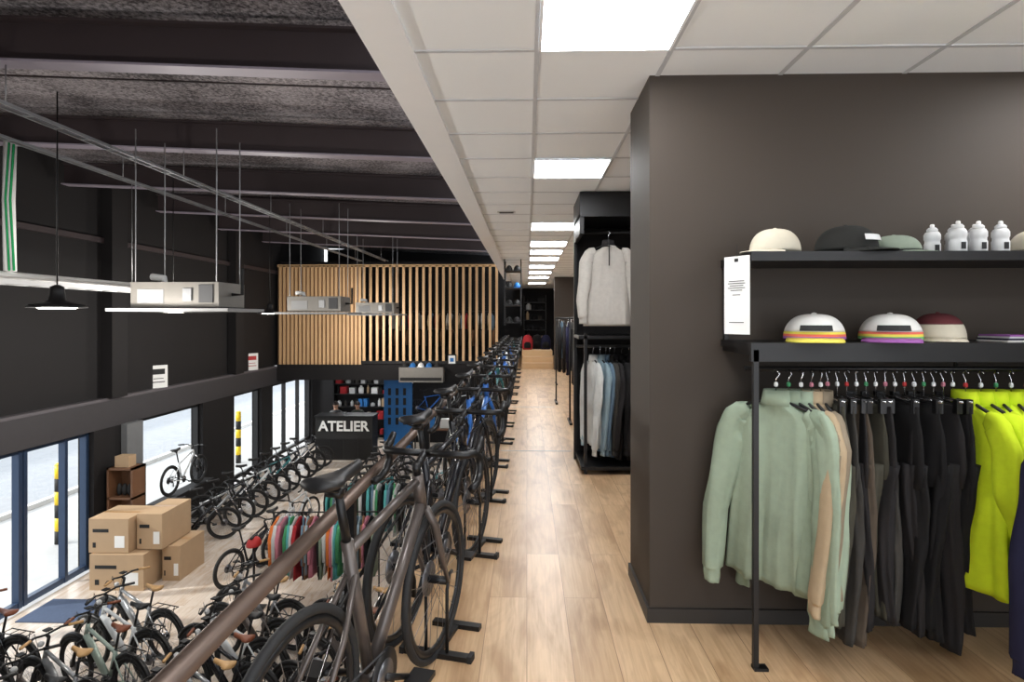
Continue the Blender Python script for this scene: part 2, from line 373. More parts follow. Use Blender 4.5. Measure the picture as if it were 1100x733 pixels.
        b.ell((.45,0,.90),(.035,.035,.035),m_lgrey,12,8)
        b.box(-.2+.48,-.2+.56,-.035,.035,1.085,1.1,m_black)
        b.tube([(-.12,.05,.25),(-.2,.13,.01)],.009,m_black,6)
    return b.mesh(name)
m_fb=M('frame_black',(36,36,40),.25,.3); m_fg=M('frame_graphite',(90,82,78),.3,.3); m_ft=M('frame_teal',(50,120,125),.3)
m_fw=M('frame_white',(215,218,220),.25); m_fgr=M('frame_sage',(150,165,155),.3,.1); m_fbl=M('frame_blue',(36,100,180),.3); m_fs=M('frame_silver',(150,152,155),.3,.5)
m_sb=M('saddle_black',(28,27,28),.5); m_sbr=M('saddle_brown',(120,66,42),.5); m_stan=M('saddle_tan',(190,150,100),.5)
road=[bike_mesh('road_bicycle','road',f,m_sb,t) for f,t in ((m_fb,None),(m_fg,None),(m_ft,None),(m_fw,None),(m_fbl,None))]
ebk=[bike_mesh('electric_bicycle','ebike',f,s) for f,s in ((m_fg,m_sb),(m_fgr,m_sbr),(m_fb,m_sbr),(m_fs,m_stan),(m_fw,m_sb))]
mtb=[bike_mesh('mountain_bicycle','mtb',f,m_sb) for f in (m_fb,m_fw,m_fs,m_ft)]
b=MB()
b.box(-.02,.02,-.17,.17,0,.022,m_black); b.box(.24,.28,-.12,.12,0,.022,m_black); b.box(0,.26,-.015,.015,.002,.02,m_black)
for s in (-.05,.05): b.tube([(-.0,s,.02),(0,s,.3),(.03,s,.36),(.06,s,.36)],.008,m_black,8)
for s in (-.17,.15): b.box(-.024,.024,s,s+.02,0,.03,m_tyre)
stand_me=b.mesh('bicycle_stand')
cols=[1,0,0,4,0,2,0,4,3,0,4,1,0,2]
for k in range(14):
    cy=2.12+1.12*k; cx=-.525 if k==0 else -.47
    h=math.radians(76.5) if k==0 else math.radians(77+R.uniform(-2,2))
    place(road[cols[k]],'road_bicycle',(cx,cy,0),h)
    d=Vector((math.cos(h),math.sin(h),0)); p=Vector((cx,cy,0))+d*.53
    place(stand_me,'bicycle_stand',(p.x,p.y,0),h)
def gb(me,nm,x,y,deg): place(me,nm,(x,y,ZG),math.radians(deg))
n=0
for cx,y0,y1 in ((-6.6,5.9,7.6),(-5.0,5.6,8.2),(-3.35,5.4,8.6),(-1.9,5.6,8.7)):
    y=y0
    while y<y1:
        gb(ebk[[0,1,3,2,4,0,3,1,4,3][n%10]],'electric_bicycle',cx+R.uniform(-.12,.12)-.15*(y-y0),y,160+R.uniform(-5,5)); y+=.52; n+=1
for i in range(10):
    y=12.25+i*.68
    gb(mtb[[0,2,0,0,1,0,3,0,2,0][i]],'mountain_bicycle',-6.95,y,28+R.uniform(-4,4))
for i,(x,y,d) in enumerate([(-5.0,10.7,70),(-4.85,11.7,75),(-3.3,13.0,18),(-3.3,13.6,15),(-3.6,14.3,20),(-3.7,15.0,18),(-3.8,15.7,22),(-3.9,16.4,20),(-4.0,17.1,20),(-2.0,14.4,20),(-2.1,15.1,20),(-2.1,15.8,20),(-4.0,17.8,20),(-5.0,12.8,75)]):
    gb((mtb+road)[[0,1,4,0,3,0,5,2,4,0,6,1,4,7][i]],'mountain_bicycle',x,y,d)
for i in range(3): # bikes hung on the workshop wall
    o=place(road[[4,3,0][i]],'road_bicycle',(-3.6+1.1*i,22.2,ZG+1.0),0)
bx('wall_workshop',-4.3,-.8,22.45,22.55,ZG,-.52,m_blk_wall)
b=MB(); b.box(-8.05,-7.75,12.4,14.6,ZG,ZG+.75,m_blk_wall); b.obj('window_display_bench')
place(mtb[1],'mountain_bicycle',(-7.88,13.5,ZG+.755),math.radians(88))
# ---------------------------------------------------------------- clothing
def jacket(b,mat,L=.75,seed=0,dark=None,sl=.66,zipm=None,hang=True,wr=1.0,th0=1.0,pl=None):
    r=random.Random(seed); ph=[r.uniform(0,6) for _ in range(8)]; n=80; nv=34; secs=[]
    W=[(0,.06),(.03,.085),(.06,.14),(.10,.19),(.16,.212),(.3,.212),(.6,.225),(1,.245)]
    D=[(0,.042),(.06,.03),(.16,.036),(.5,.042),(1,.048)]
    for i in range(nv+1):
        t=i/nv; t=t**1.15
        sway=.012*math.sin(3*t+ph[0])
        secs.append(((sway,.010*math.sin(5*t+ph[3]),-t*L),(interp(W,t),0,0),(0,interp(D,t)*th0,0)))
    def fold(i,th):
        t=i/nv; a=wr*(.05+.5*t)
        u=math.cos(th)
        f=.5*math.sin(7*u+ph[0]+1.2*t)+.45*math.sin(12*u+ph[1]-1.5*t)+.3*math.sin(21*u+ph[2]+2*t)+.25*math.sin(9*t+5*u+ph[4])
        sg=1 if math.sin(th)>0 else -1
        return (1+.02*f,1+a*f*sg*.9)
    b.loft(secs,mat,n,fold)
    for s in (-1,1):
        q=r.uniform(-.02,.02); bw=r.uniform(-.05,.02); ps=r.uniform(0,6)
        P=[(s*.13,0,-.045),(s*.185,-.003,-.075),(s*.228,-.006,-.16),(s*.247,-.015+q,-.34),(s*.258+q,-.03+bw*.5,-.52),(s*.252+q,-.04+bw,-sl-.03),(s*.25+q,-.042+bw,-sl-.045),(s*.25+q,-.042+bw,-sl-.10)]
        rad=[.035,.06,.070,.066,.058,.05,.040,.040]
        sec=[];K=5
        for i in range(len(P)-1):
            for k in range(K if i<len(P)-2 else K+1):
                u=k/K; c=Vector([P[i][j]*(1-u)+P[i+1][j]*u for j in range(3)]); rr=rad[i]*(1-u)+rad[i+1]*u
                tt=(Vector(P[min(i+1,len(P)-1)])-Vector(P[max(i-0,0)])).normalized()
                ax=Vector((0,1,0)).cross(tt).normalized()
                sec.append((c,ax*rr,Vector((0,rr*.5,0))))
        def sf(i,th): 
            t=i/len(sec)
            return 1+wr*(.13*math.sin(3*th+ps+2*t)+.09*math.sin(5*th+ph[6]+7*t)+.05*math.sin(26*t+2*th+ps))
        b.loft(sec,mat,18,sf)
    cm=dark or mat
    b.loft([((0,0,-.012),(.07,0,0),(0,.046,0)),((0,.004,.02),(.064,0,0),(0,.044,0)),((0,.006,.055),(.058,0,0),(0,.042,0)),((0,.006,.05),(.05,0,0),(0,.035,0)),((0,.006,.01),(.046,0,0),(0,.032,0))],cm,20)
    if zipm:
        for k in range(12):
            z0=.05-k*.02; yv=-.043
            b.box(-.005,.005,yv-.008,yv,z0-.02,z0,zipm)
    if hang:
        b.tube([(-.16,0,-.03),(-.05,0,.005),(0,0,.03),(.05,0,.005),(.16,0,-.03)],.007,m_black,6)
        b.tube([(0,0,.02),(0,0,.10),(.018,0,.125),(.0,0,.145),(-.018,0,.13)],.0025,m_chrome,6)
def trousers(b,mat,L=1.05,seed=0):
    r=random.Random(seed); ph=[r.uniform(0,6) for _ in range(4)]; W=r.uniform(.85,1.1)
    def fold(i,th): return 1+.14*math.sin(3*th+ph[0]+i*.18)+.10*math.sin(7*th+ph[1]-.25*i)+.04*math.sin(1.3*i+ph[3]+2*th)
    b.loft([((0,0,0),(.16*W,0,0),(0,.014,0)),((0,0,-.04),(.165*W,0,0),(0,.016,0)),((0,0,-.12),(.18*W,0,0),(0,.024,0)),((0,0,-.26),(.19*W,0,0),(0,.034,0)),((0,0,-.34),(.17*W,0,0),(0,.034,0))],mat,28,lambda i,th:1+.09*math.sin(5*th+ph[2])*(i>1))
    for s in (-1,1):
        secs=[]; ll=L*r.uniform(.97,1.02); sp=r.uniform(.8,1.1)
        for i in range(20):
            t=i/19; w=(.095-.04*t)*W; secs.append(((s*(.095-.02*t*sp)*W,.016*math.sin(4*t+ph[0])+.01*s*t,-.24-(ll-.24)*t),(w,0,0),(0,.036-.008*t,0)))
        b.loft(secs,mat,26,fold)
    b.tube([(-.17,0,.02),(.17,0,.02)],.004,m_chrome,6)
    for s in (-.14,.14): b.box(s-.012,s+.012,-.012,.012,-.03,.03,m_black)
    b.tube([(0,0,.02),(0,0,.10),(.018,0,.125),(.0,0,.145),(-.018,0,.13)],.0025,m_chrome,6)
def rackcl(name,loc,rz,length,height,cols,glen=.7,sp=.07,feet=True,wide=.22):
    b=MB(); hl=length/2
    b.tube([(-hl,0,height),(hl,0,height)],.013,m_black,8)
    if feet:
        for s in (-hl+.02,hl-.02):
            b.tube([(s,0,0.02),(s,0,height)],.013,m_black,8); b.box(s-.02,s+.02,-.25,.25,0,.03,m_black)
    x=-hl+.08; i=0
    while x<hl-.06:
        m=cols[i%len(cols)]; ph=R.uniform(0,6); g=glen*R.uniform(.92,1.04); z0=height-.07; a=R.uniform(-.3,.3); tb=.016
        A=lambda w:(w*math.sin(a),w*math.cos(a),0)
        B=lambda w:(w*math.cos(a),-w*math.sin(a),0)
        b.loft([((x,0,z0),A(.04),B(tb*.7)),((x,0,z0-.03),A(.08),B(tb)),((x,0,z0-.10),A(wide*.92),B(tb)),((x,0,z0-.16),A(wide),B(tb)),((x,0,z0-.4*g),A(wide),B(tb*1.2)),((x,0,z0-.75*g),A(wide*1.0),B(tb*1.5)),((x,0,z0-g),A(wide*1.03),B(tb*1.8))],m,18,lambda i,th:1+.03*i*math.sin(5*th+ph))
        for s in (-1,1): b.tube([(x+s*wide*.75*math.sin(a),s*wide*.75,z0-.09),(x+s*wide*math.sin(a),s*(wide+.03),z0-.3),(x+s*wide*math.sin(a),s*(wide+.02),z0-.75*g)],[.03,.036,.028],m,8,sq=.7)
        b.tube([(x,0,z0),(x,0,height+.02)],.003,m_chrome,4)
        x+=sp*R.uniform(.8,1.2); i+=1
    return b.obj(name,loc,rz)
f_sage=fab('sage_fabric',(136,150,130)); f_sage2=fab('sage_fabric_light',(148,162,142)); f_beige=fab('beige_fabric',(172,152,124)); f_cream=fab('cream_fabric',(132,120,102))
f_ol=fab('olive_grey_fabric',(68,66,57)); f_gr=fab('grey_fabric',(60,58,55)); f_tau=fab('taupe_fabric',(84,74,64)); f_bk=fab('black_fabric',(26,25,26)); f_bk2=fab('charcoal_fabric',(38,36,37))
f_neon=fab('neon_fabric',(200,222,40)); f_navy=fab('navy_fabric',(28,28,52)); f_lg=fab('light_grey_fabric',(176,171,164)); f_bl=fab('blue_grey_fabric',(96,118,136)); f_wh=fab('white_fabric',(200,202,200)); f_pl=fab('pale_blue_fabric',(140,160,170))
f_or=fab('orange_fabric',(215,120,60)); f_pk=fab('pink_fabric',(205,130,145)); f_gn=fab('green_fabric',(70,140,95)); f_rd=fab('red_cloth',(165,45,50)); f_br=fab('brown_fabric',(130,95,70)); f_tq=fab('turquoise_fabric',(90,170,170))
YS=2.56; X0=.955; X1=3.2
b=MB()
b.box(X0,X1,YS,2.96,1.745,1.785,m_black); 
b.box(X0,X1,YS,2.96,1.365,1.395,m_black)
for x in (X0+.01,2.9):
    b.box(x,x+.022,YS,YS+.022,0,1.365,m_black)
    b.box(x,x+.022,YS,2.96,1.34,1.365,m_black)
    b.box(x,x+.06,YS-.01,YS+.032,0,.012,m_black)
    b.box(x,x+.022,2.935,2.96,1.395,1.745,m_black)
b.box(X0,X1,YS,YS+.02,1.315,1.365,m_black)
b.tube([(X0+.02,2.69,1.275),(X1,2.69,1.275)],.011,m_black,10)
for x in (1.02,1.9,2.88): b.tube([(x,2.69,1.275),(x,2.69,1.37)],.008,m_black,6)
b.obj('display_shelf')
TAG=[m_red,m_paper,f_gn,m_paper,f_pk,m_paper]
def tag(b,seed):
    b.lathe([(.006,.068),(.009,.072),(.009,.082),(.006,.088)],(0,0,0),TAG[seed%6],8)
def hangj(name,x,a,mat,seed,L=.78,sl=.72,z=1.13,y=2.69,**k):
    b=MB(); jacket(b,mat,L,seed,sl=sl,**k); tag(b,seed)
    o=b.obj(name,(x,y,z),math.radians(a)); return o
def hangt(x,a,mat,seed,L=1.05,z=1.13):
    b=MB(); trousers(b,mat,L,seed); tag(b,seed)
    b.obj('trousers',(x,2.68,z),math.radians(a))
hangj('rain_jacket',1.10,-52,f_sage2,1,L=.80,sl=.76,y=2.66,wr=1.3)
hangj('rain_jacket',1.155,-72,f_sage,2,L=.78,sl=.80,wr=1.3,y=2.66)
hangj('rain_jacket',1.205,-86,f_sage2,3,L=.82,sl=.78,wr=1.3,y=2.65)
hangj('fleece_jacket',1.25,-94,f_beige,4,L=.8,y=2.65)
hangj('fleece_jacket',1.29,-98,f_cream,5,L=.76,y=2.65)
tm=[f_ol,f_gr,f_tau,f_bk2,f_ol,f_bk2,f_gr,f_bk,f_bk2,f_bk,f_bk,f_bk2,f_bk,f_bk]
for i,m in enumerate(tm):
    hangt(1.335+.042*i,80+R.uniform(-16,16),m,10+i,R.uniform(.92,1.07))
for i in range(10): hangj('neon_jacket',1.915+.065*i,84-2*i+R.uniform(-6,6),f_neon,30+i,L=.76,sl=.72,y=2.65)
for i,x in enumerate([2.62,2.69,2.76]): hangj('black_jacket',x,70,f_bk,50+i,y=2.65)
b=MB(); b.tube([(-.3,0,1.27),(1.1,0,1.27)],.013,m_black,8)
for s in (-.28,1.0): b.tube([(s,0,.03),(s,0,1.27)],.014,m_black,8); b.box(s-.02,s+.02,-.25,.25,0,.03,m_black)
b.obj('garment_rail',(2.22,1.95,0))
hangj('navy_jacket',1.94,-66,f_navy,61,L=.85,sl=.8,z=1.12,y=1.95)
hangj('navy_jacket',2.03,-76,f_navy,62,L=.85,sl=.8,z=1.12,y=1.95)
def cap(name,loc,rzd,crown,bands,label=None,s=1,brim=None,sz=None):
    b=MB()
    Rr=.092; nv=16; secs=[]
    for i in range(nv+1):
        p=(pi/2)*i/nv; k=max(math.cos(p)**.7,.02)
        secs.append((((.0),0,.012+.098*math.sin(p)),(Rr*1.08*k,0,0),(0,Rr*.92*k,0)))
    j=0
    for m in bands: b.loft(secs[j:j+2],m,28,caps=False); j+=1
    b.loft(secs[j:],crown,28)
    b.ell((0,0,.111),(.008,.008,.005),crown,8,4)
    vs=[];fs=[];n=16
    for i in range(n+1):
        a=-1.15+2.3*i/n; dz=-.010*abs(math.sin(a))**2*2
        ix,iy=Rr*1.06*math.cos(a),Rr*.9*math.sin(a)
        k=math.cos(a*1.36)**.6 if math.cos(a*1.36)>0 else 0
        ox,oy=ix+.068*k,iy*1.04
        for (x,y,z) in ((ix,iy,.018),(ox,oy,.006+dz*.3),(ox,oy,.0025+dz*.3),(ix,iy,.014)): vs.append((x,y,z))
    for i in range(n):
        for j in range(4): fs.append((i*4+j,i*4+(j+1)%4,(i+1)*4+(j+1)%4,(i+1)*4+j))
    b.add(vs,fs,brim or crown,True)
    if label:
        vs=[];n=8
        for i in range(n+1):
            a=-.5+1.0*i/n
            for z in (.044,.066): 
                kk=1.03 if z<.05 else .97
                vs.append((Rr*1.09*kk*math.cos(a)+.002,Rr*.95*kk*math.sin(a),z))
        b.add(vs,[(2*i,2*i+1,2*i+3,2*i+2) for i in range(n)],label,False)
    o=b.obj(name,loc,math.radians(rzd)); o.scale=(s,s,sz or s); return o
c_w=fab('cap_white',(222,220,216),.1); c_p=fab('cap_purple',(150,90,160),.1); c_y=fab('cap_yellow',(224,210,90),.1); c_m=fab('cap_maroon',(96,46,50),.1); c_k=fab('cap_black',(38,38,36),.1); c_cr=fab('cap_cream',(198,190,172),.1); c_og=fab('cap_olive',(128,138,124),.1); c_o=fab('cap_coral',(225,110,90),.1); c_g=fab('cap_green',(110,180,110),.1)
zt=1.786; zm=1.396
cap('cap',(1.12,2.72,zt),-150,c_cr,[],s=1.2,sz=1.05)
cap('cap',(1.43,2.71,zt),-60,c_k,[],m_lgrey,s=1.35,sz=1.15)
cap('cap',(1.66,2.74,zt),-40,c_og,[c_k],s=1.1,sz=.8)
cap('cap',(2.28,2.72,zt),-100,c_cr,[],s=1.2,sz=1)
cap('cap',(1.285,2.70,zm),-112,c_w,[c_p,c_o,c_y],m_ink,1.5,c_y,sz=1.12)
cap('cap',(1.62,2.70,zm),-115,c_w,[c_g,c_y,c_o],m_ink,1.48,c_p,sz=1.12)
cap('cap',(1.87,2.76,zm),-110,c_m,[c_cr]*6,None,1.25,c_cr,sz=1.15)
b=MB()
for i in range(4): b.box(-.11+.004*i,.11-.004*i,-.08,.08,i*.008,i*.008+.007,[c_w,f_navy,f_wh,c_p][i])
b.obj('folded_cap_stack',(2.18,2.72,zm),.1)
for i,(x,y) in enumerate([(1.845,2.76),(1.89,2.66),(1.94,2.76),(1.985,2.67),(2.035,2.76),(2.08,2.67)]):
    b=MB(); b.lathe([(.030,0),(.033,.006),(.033,.05),(.030,.056),(.030,.066),(.033,.072),(.033,.092),(.026,.105)],(0,0,0),m_lgrey,20)
    b.lathe([(.020,.105),(.022,.108),(.022,.118),(.014,.126)],(0,0,0),m_lgrey,20); b.lathe([(.009,.126),(.009,.137),(.006,.141)],(0,0,0),m_paper,12)
    b.box(-.010,.010,-.0345,-.033,.015,.045,m_ink)
    b.obj('water_bottle',(x,y,zt))
b=MB(); b.box(-.065,.065,-.003,.003,-.19,.15,m_paper)
b.box(-.01,.01,-.005,-.0035,.125,.14,m_ink)
for i,(w,z) in enumerate([(.04,.04),(.045,.03),(.035,.02),(.045,.01),(.03,0),(.02,-.02),(.038,-.14)]): b.box(-w,w,-.0045,-.0032,z,z+.003,m_ink)
b.tube([(0,0,.12),(0,0,.2)],.0015,m_ink,4)
b.obj('price_sign',(.915,2.62,1.62),math.radians(-58))
# ---------------------------------------------------------------- second display bay (Y~6)
b=MB(); HT=2.694
b.box(.52,2.8,6.4,6.55,0,HT,m_blk_wall); b.box(.50,.54,5.65,6.4,2.3,HT,m_black); b.box(.50,2.8,5.65,6.4,2.46,2.50,m_black); b.box(.50,2.8,5.63,5.66,2.46,HT,m_black)
b.box(.50,.53,6.34,6.4,0,2.46,m_black); b.box(.55,.58,5.75,5.78,0,1.35,m_black); b.box(.52,2.8,5.7,6.4,.05,.08,m_black)
b.tube([(.5,6.0,2.36),(2.8,6.0,2.36)],.014,m_black,8); b.tube([(.5,6.0,1.22),(2.8,6.0,1.22)],.014,m_black,8)
b.box(.5,2.8,5.75,6.4,1.30,1.33,m_black)
b.obj('display_bay')
b=MB(); jacket(b,f_lg,.76,71,dark=f_bk2,sl=.64,zipm=m_ink,wr=.35); o=b.obj('quarter_zip_pullover',(.79,5.8,2.20),0); o.scale=(.94,1.2,1.02)
b=MB(); jacket(b,f_wh,.84,72,sl=.8,hang=True); o=b.obj('overshirt',(.66,5.98,1.08),math.radians(-78))
b=MB(); jacket(b,f_pl,.86,73,sl=.8); o=b.obj('overshirt',(.73,5.98,1.08),math.radians(-74))
b=MB(); jacket(b,f_bl,.92,74,sl=.8); o=b.obj('overshirt',(.79,6.0,1.08),math.radians(-80))
b=MB(); jacket(b,f_gr,.92,84,sl=.8); o=b.obj('overshirt',(.83,6.0,1.08),math.radians(-80))
for i in range(8):
    b=MB(); jacket(b,f_bk if i%2 else f_bk2,.95,75+i,sl=.8); b.obj('dark_jacket',(.88+.07*i,6.0,1.08),math.radians(-82))
rackcl('clothes_rack',(.85,10.6,0),0,.7,1.5,[f_bk,f_bk2,f_navy,f_gr],.9)
rackcl('clothes_rack',(.95,8.6,0),0,.7,1.5,[f_bk,f_bk2],.9)
rackcl('clothes_rack',(1.0,13.6,0),0,.7,1.5,[f_gr,f_bl,f_bk2,f_wh],.9)
b=MB(); 
for x in (-.45,-.12):
    for y in (12.0,12.5): b.box(x-.012,x+.012,y-.012,y+.012,1.35,H-.01,m_black)
for z in (1.4,1.75,2.1,2.45):
    b.box(-.46,-.11,11.98,12.52,z,z+.015,m_black)
    for k,(xx,c) in enumerate([(-.36,m_ink),(-.2,[f_bk2,m_ink,m_bluep,m_ink][int(z*3)%4])]):
        b.ell((xx,12.12,z+.02),(.07,.1,.11),c,12,6,0); b.box(xx-.07,xx+.07,11.99,12.05,z+.015,z+.03,c)
b.obj('helmet_display_rack')
for i,(x,y,c) in enumerate([(.02,18.9,f_rd),(.33,19.2,f_bk),(.6,19.0,f_navy)]):
    b=MB(); b.loft([((0,0,.0),(.14,0,0),(0,.1,0)),((0,0,.05),(.17,0,0),(0,.12,0)),((0,0,.3),(.16,0,0),(0,.11,0)),((0,0,.42),(.11,0,0),(0,.08,0)),((0,0,.46),(.04,0,0),(0,.04,0))],c,16)
    b.loft([((0,-.11,.05),(.11,0,0),(0,.05,0)),((0,-.12,.18),(.11,0,0),(0,.05,0)),((0,-.11,.24),(.06,0,0),(0,.03,0))],f_bk,12)
    b.tube([(0,.1,.4),(0,.13,.48),(0,.1,.44)],.012,f_bk,6)
    b.obj('backpack',(x,y,.51))
rackcl('clothes_rack',(-3.2,21.3,0),0,4.2,1.75,[f_br,f_bk,f_lg,f_wh,f_bk2,f_beige,f_bl,f_rd],.6,.13)
rackcl('clothes_rack',(-3.2,22.6,0),0,4.2,1.2,[f_bk,f_gr,f_br],.7,.14)
# ---------------------------------------------------------------- hall ceiling services
def tray(name,x,z,y0,y1,w=.2,mat=m_steel,rods=True,hh=.06):
    b=MB()
    for s in (-w/2,w/2): b.box(x+s-.008,x+s+.008,y0,y1,z,z+hh,mat)
    y=y0
    while y<y1: b.box(x-w/2,x+w/2,y,y+.02,z,z+.012,mat); y+=.35
    if rods:
        for q in ys:
            if y0<q<y1: b.tube([(x,q,z+.01),(x,q,rz(x)-.004)],.006,m_steel,5)
    b.obj(name)
tray('cable_tray',-4.45,3.3,1,18.8,.10,hh=.03); tray('cable_tray',-5.25,3.3,1,18.8,.08,hh=.025)
tray('cable_tray',-6.6,1.93,3,10.5,.3,m_lgrey,False)
b=MB(); b.tube([(-6.6,y,2.045) for y in (3,6,10.4)],.05,m_paper,10)
b.tube([(-6.6,7.45,3.75),(-6.62,7.45,3.0),(-6.6,7.45,2.1)],.07,m_paper,10)
g=fab('green_cable',(40,150,90),0)
for k in range(3): b.tube([(-6.53+.03*k,7.36,3.75),(-6.58+.03*k,7.36,3.0),(-6.53+.03*k,7.36,2.1)],.014,g if k!=1 else m_lgrey,6)
for y in (3.5,5.5,8.2,9.8): b.tube([(-6.6,y,2.1),(-6.6,y,3.75)],.006,m_steel,5)
b.obj('cable_bundle')
m_ac=M('air_unit_steel',(132,128,122),.4,.35)
m_acb=M('air_unit_panel',(150,150,150),.5)
m_cov=M('dark_cover',(70,70,72),.5)
for y in (6.85,11.2,15.6):
    b=MB()
    b.box(-.5,.5,-.3,.3,.05,.33,m_ac); b.box(-.68,.68,-.45,.45,0,.035,m_acb); b.box(-.45,.45,-.25,.25,-.006,0,m_ink)
    b.box(-.42,-.12,-.306,-.30,.09,.25,m_acb); b.box(.1,.2,-.32,-.30,.12,.26,m_steel); b.box(.28,.44,-.315,-.30,.1,.3,m_cov)
    b.tube([(-.3,0,.33),(-.3,0,.39),(-.45,0,.41)],.04,m_paper,8)
    b.tube([(.5,0,.2),(.62,0,.2),(.62,0,.5)],.02,m_ink,8)
    for sx in (-.46,.46):
        for sy in (-.27,.27): b.tube([(sx,sy,.05),(sx,sy,2.05)],.008,m_steel,5)
    b.obj('ceiling_air_unit',(-3.93,y,1.575),bevel=.006)
m_bulb=M('lamp_glass',(255,250,240),.3,var=0,emit=8)
def pendant(x,y,z,s=1):
    b=MB()
    b.lathe([(.24,0),(.245,.008),(.22,.03),(.12,.05),(.07,.07),(.06,.16),(.055,.2),(.02,.22)],(0,0,0),m_black,28)
    b.lathe([(.0,-.010),(.14,-.010),(.16,.0),(.16,.004)],(0,0,0),m_bulb,24)
    b.tube([(0,0,.2),(0,0,rz(x)-z+.0)],.007,m_black,6)
    o=b.obj('pendant_lamp',(x,y,z))
    l=bpy.data.lights.new('pendant_light','POINT'); l.energy=100; l.color=(1,.96,.9); l.shadow_soft_size=.15
    q=bpy.data.objects.new('lamp_light',l); sc.collection.objects.link(q); q.location=(0,0,-.3); q.parent=o
for x,y in ((-4.5,5.6),(-5.45,12.5),(-5.6,9.3),(-4.6,17.4),(-4.45,2.6)): pendant(x,y,1.6)
def lsign(y,m):
    b=MB(); b.box(-.02,0,-.2,.2,0,.5,m_paper); b.box(0,.004,-.14,.14,.3,.42,m); b.box(0,.004,-.14,.14,.12,.14,m); b.box(0,.004,-.11,.11,.2,.215,m)
    b.obj('ledge_sign',(XL-.06,y,-.045),math.radians(-30))
lsign(13.0,m_ink); lsign(17.5,m_red)
# ---------------------------------------------------------------- ground floor objects
m_tape=M('tape',(170,130,85),.3)
def cbox(x0,x1,y0,y1,z0,z1):
    b=MB(); b.box(x0,x1,y0,y1,z0,z1,m_card)
    w=x1-x0;h=z1-z0
    b.box(x0+.1*w,x0+.5*w,y0-.003,y0,z0+.6*h,z0+.7*h,m_ink); b.box(x0+.65*w,x0+.9*w,y0-.003,y0,z0+.15*h,z0+.5*h,m_paper); b.box(x0+.1*w,x0+.18*w,y0-.003,y0,z0+.15*h,z0+.3*h,m_ink)
    b.box(x0,x1,(y0+y1)/2-.03,(y0+y1)/2+.03,z1,z1+.003,m_tape)
    b.obj('cardboard_box',bevel=.008)
cbox(-7.55,-6.6,10.1,10.9,ZG,ZG+.62); cbox(-7.6,-6.9,10.15,10.9,ZG+.63,ZG+1.22); cbox(-6.85,-6.4,10.3,11.2,ZG+.64,ZG+1.26); cbox(-6.52,-6.2,10.5,11.3,ZG,ZG+.62)
m_wd=M('walnut_crate',(110,76,52),.6,var=.2,scale=4)
b=MB()
for z in (0,.62,1.24,1.8): b.box(-.25,.25,-.2,.2,z,z+.04,m_wd)
for s in (-.25,.21): b.box(s,s+.04,-.2,.2,0,1.84,m_wd)
b.box(-.25,.25,.17,.2,0,1.84,m_wd); b.box(-.15,.12,-.12,.1,1.84,2.05,m_card)
for i in range(3): b.ell((-.1+.1*i,-.05,1.4),(.05,.05,.12),m_ink,10,6)
b.obj('wooden_shelf',(-7.75,11.35,ZG))
bx('door_mat',-7.9,-6.7,9.0,9.75,ZG,ZG+.015,M('blue_mat',(70,84,110),.9,var=.2,scale=30))
rackcl('clothes_rack',(-3.3,9.75,ZG),.05,1.75,1.5,[f_or,f_wh,f_pk,f_tq,f_gn,f_wh,f_rd,f_bl,f_pl,f_br,f_pk,f_bk,f_sage,f_wh],.95,.06)
rackcl('clothes_rack',(-3.2,11.7,ZG),.05,1.6,1.5,[f_bk,f_tq,f_bl,f_gn,f_wh],.95,.07)
b=MB(); b.ell((0,0,.02),(.11,.15,.14),m_red,18,8,0); b.box(-.02,.02,-.1,.1,.14,.165,m_ink); b.tube([(0,0,-1.0),(0,0,.03)],.02,m_black); b.box(-.15,.15,-.15,.15,-1.02,-1.0,m_black)
b.obj('helmet_stand',(-4.4,9.5,ZG+1.02))
b=MB(); b.box(-.95,.95,-.35,.35,0,1.42,m_ink); b.box(-.98,.98,-.38,.38,1.42,1.47,m_black)
for i in range(4): b.box(-.93+.48*i,-.5+.48*i,-.36,-.35,.06,.7,m_black)
ct=b.obj('workshop_counter',(-6.05,19.9,ZG))
tx=bpy.data.curves.new('lettering','FONT'); tx.body='ATELIER'; tx.size=.46; tx.extrude=.01; tx.align_x='CENTER'; tx.offset=.012
tx.materials.append(m_paper); to=bpy.data.objects.new('lettering',tx); sc.collection.objects.link(to); to.parent=ct; to.location=(0,-.375,.98); to.rotation_euler=(pi/2,0,0)
def shelf_mesh(w,h,seed,levels,palette):
    r=random.Random(seed); b=MB(); b.box(-w,w,.38,.4,0,h,m_blk_wall)
    for z in levels:
        b.box(-w,w,0,.4,z,z+.03,m_black); x=-w+.08
        while x<w-.2:
            q=r.uniform(.1,.26); hh=r.uniform(.12,.34)
            if r.random()<.5: b.box(x,x+q,.05,.35,z+.03,z+.03+hh,r.choice(palette))
            else: b.lathe([(q*.4,0),(q*.45,.02),(q*.45,hh*.7),(q*.2,hh*.85),(q*.2,hh)],(x+q/2,.2,z+.03),r.choice(palette),12)
            x+=q+r.uniform(.02,.12)
    for s in (-w,w-.03): b.box(s,s+.03,0,.4,0,h,m_black)
    return b.mesh('storage_shelf')
pal=[f_gr,m_paper,m_bluep,m_card,m_ink,m_lgrey,m_ink,f_rd]
sh=shelf_mesh(1.6,2.4,3,(.1,.7,1.2,1.7,2.1),pal)
place(sh,'storage_shelf',(-6.0,23.2,ZG)); place(sh,'storage_shelf',(-6.0,26.4,ZG))
sh2=shelf_mesh(.45,1.9,5,(.1,.5,.9,1.3,1.6),[m_ink,f_gr,f_bk2,m_card,f_or,m_lgrey,f_bk,m_ink])
place(sh2,'shoe_shelf',(.32,23.3,.51))
b=MB(); b.box(-.5,.5,-.05,.05,0,2.5,m_bluep)
for i in range(4):
    for j in range(3): b.box(-.35+.27*j,-.25+.27*j,-.07,-.05,.9+.35*i,1.15+.35*i,m_ink)
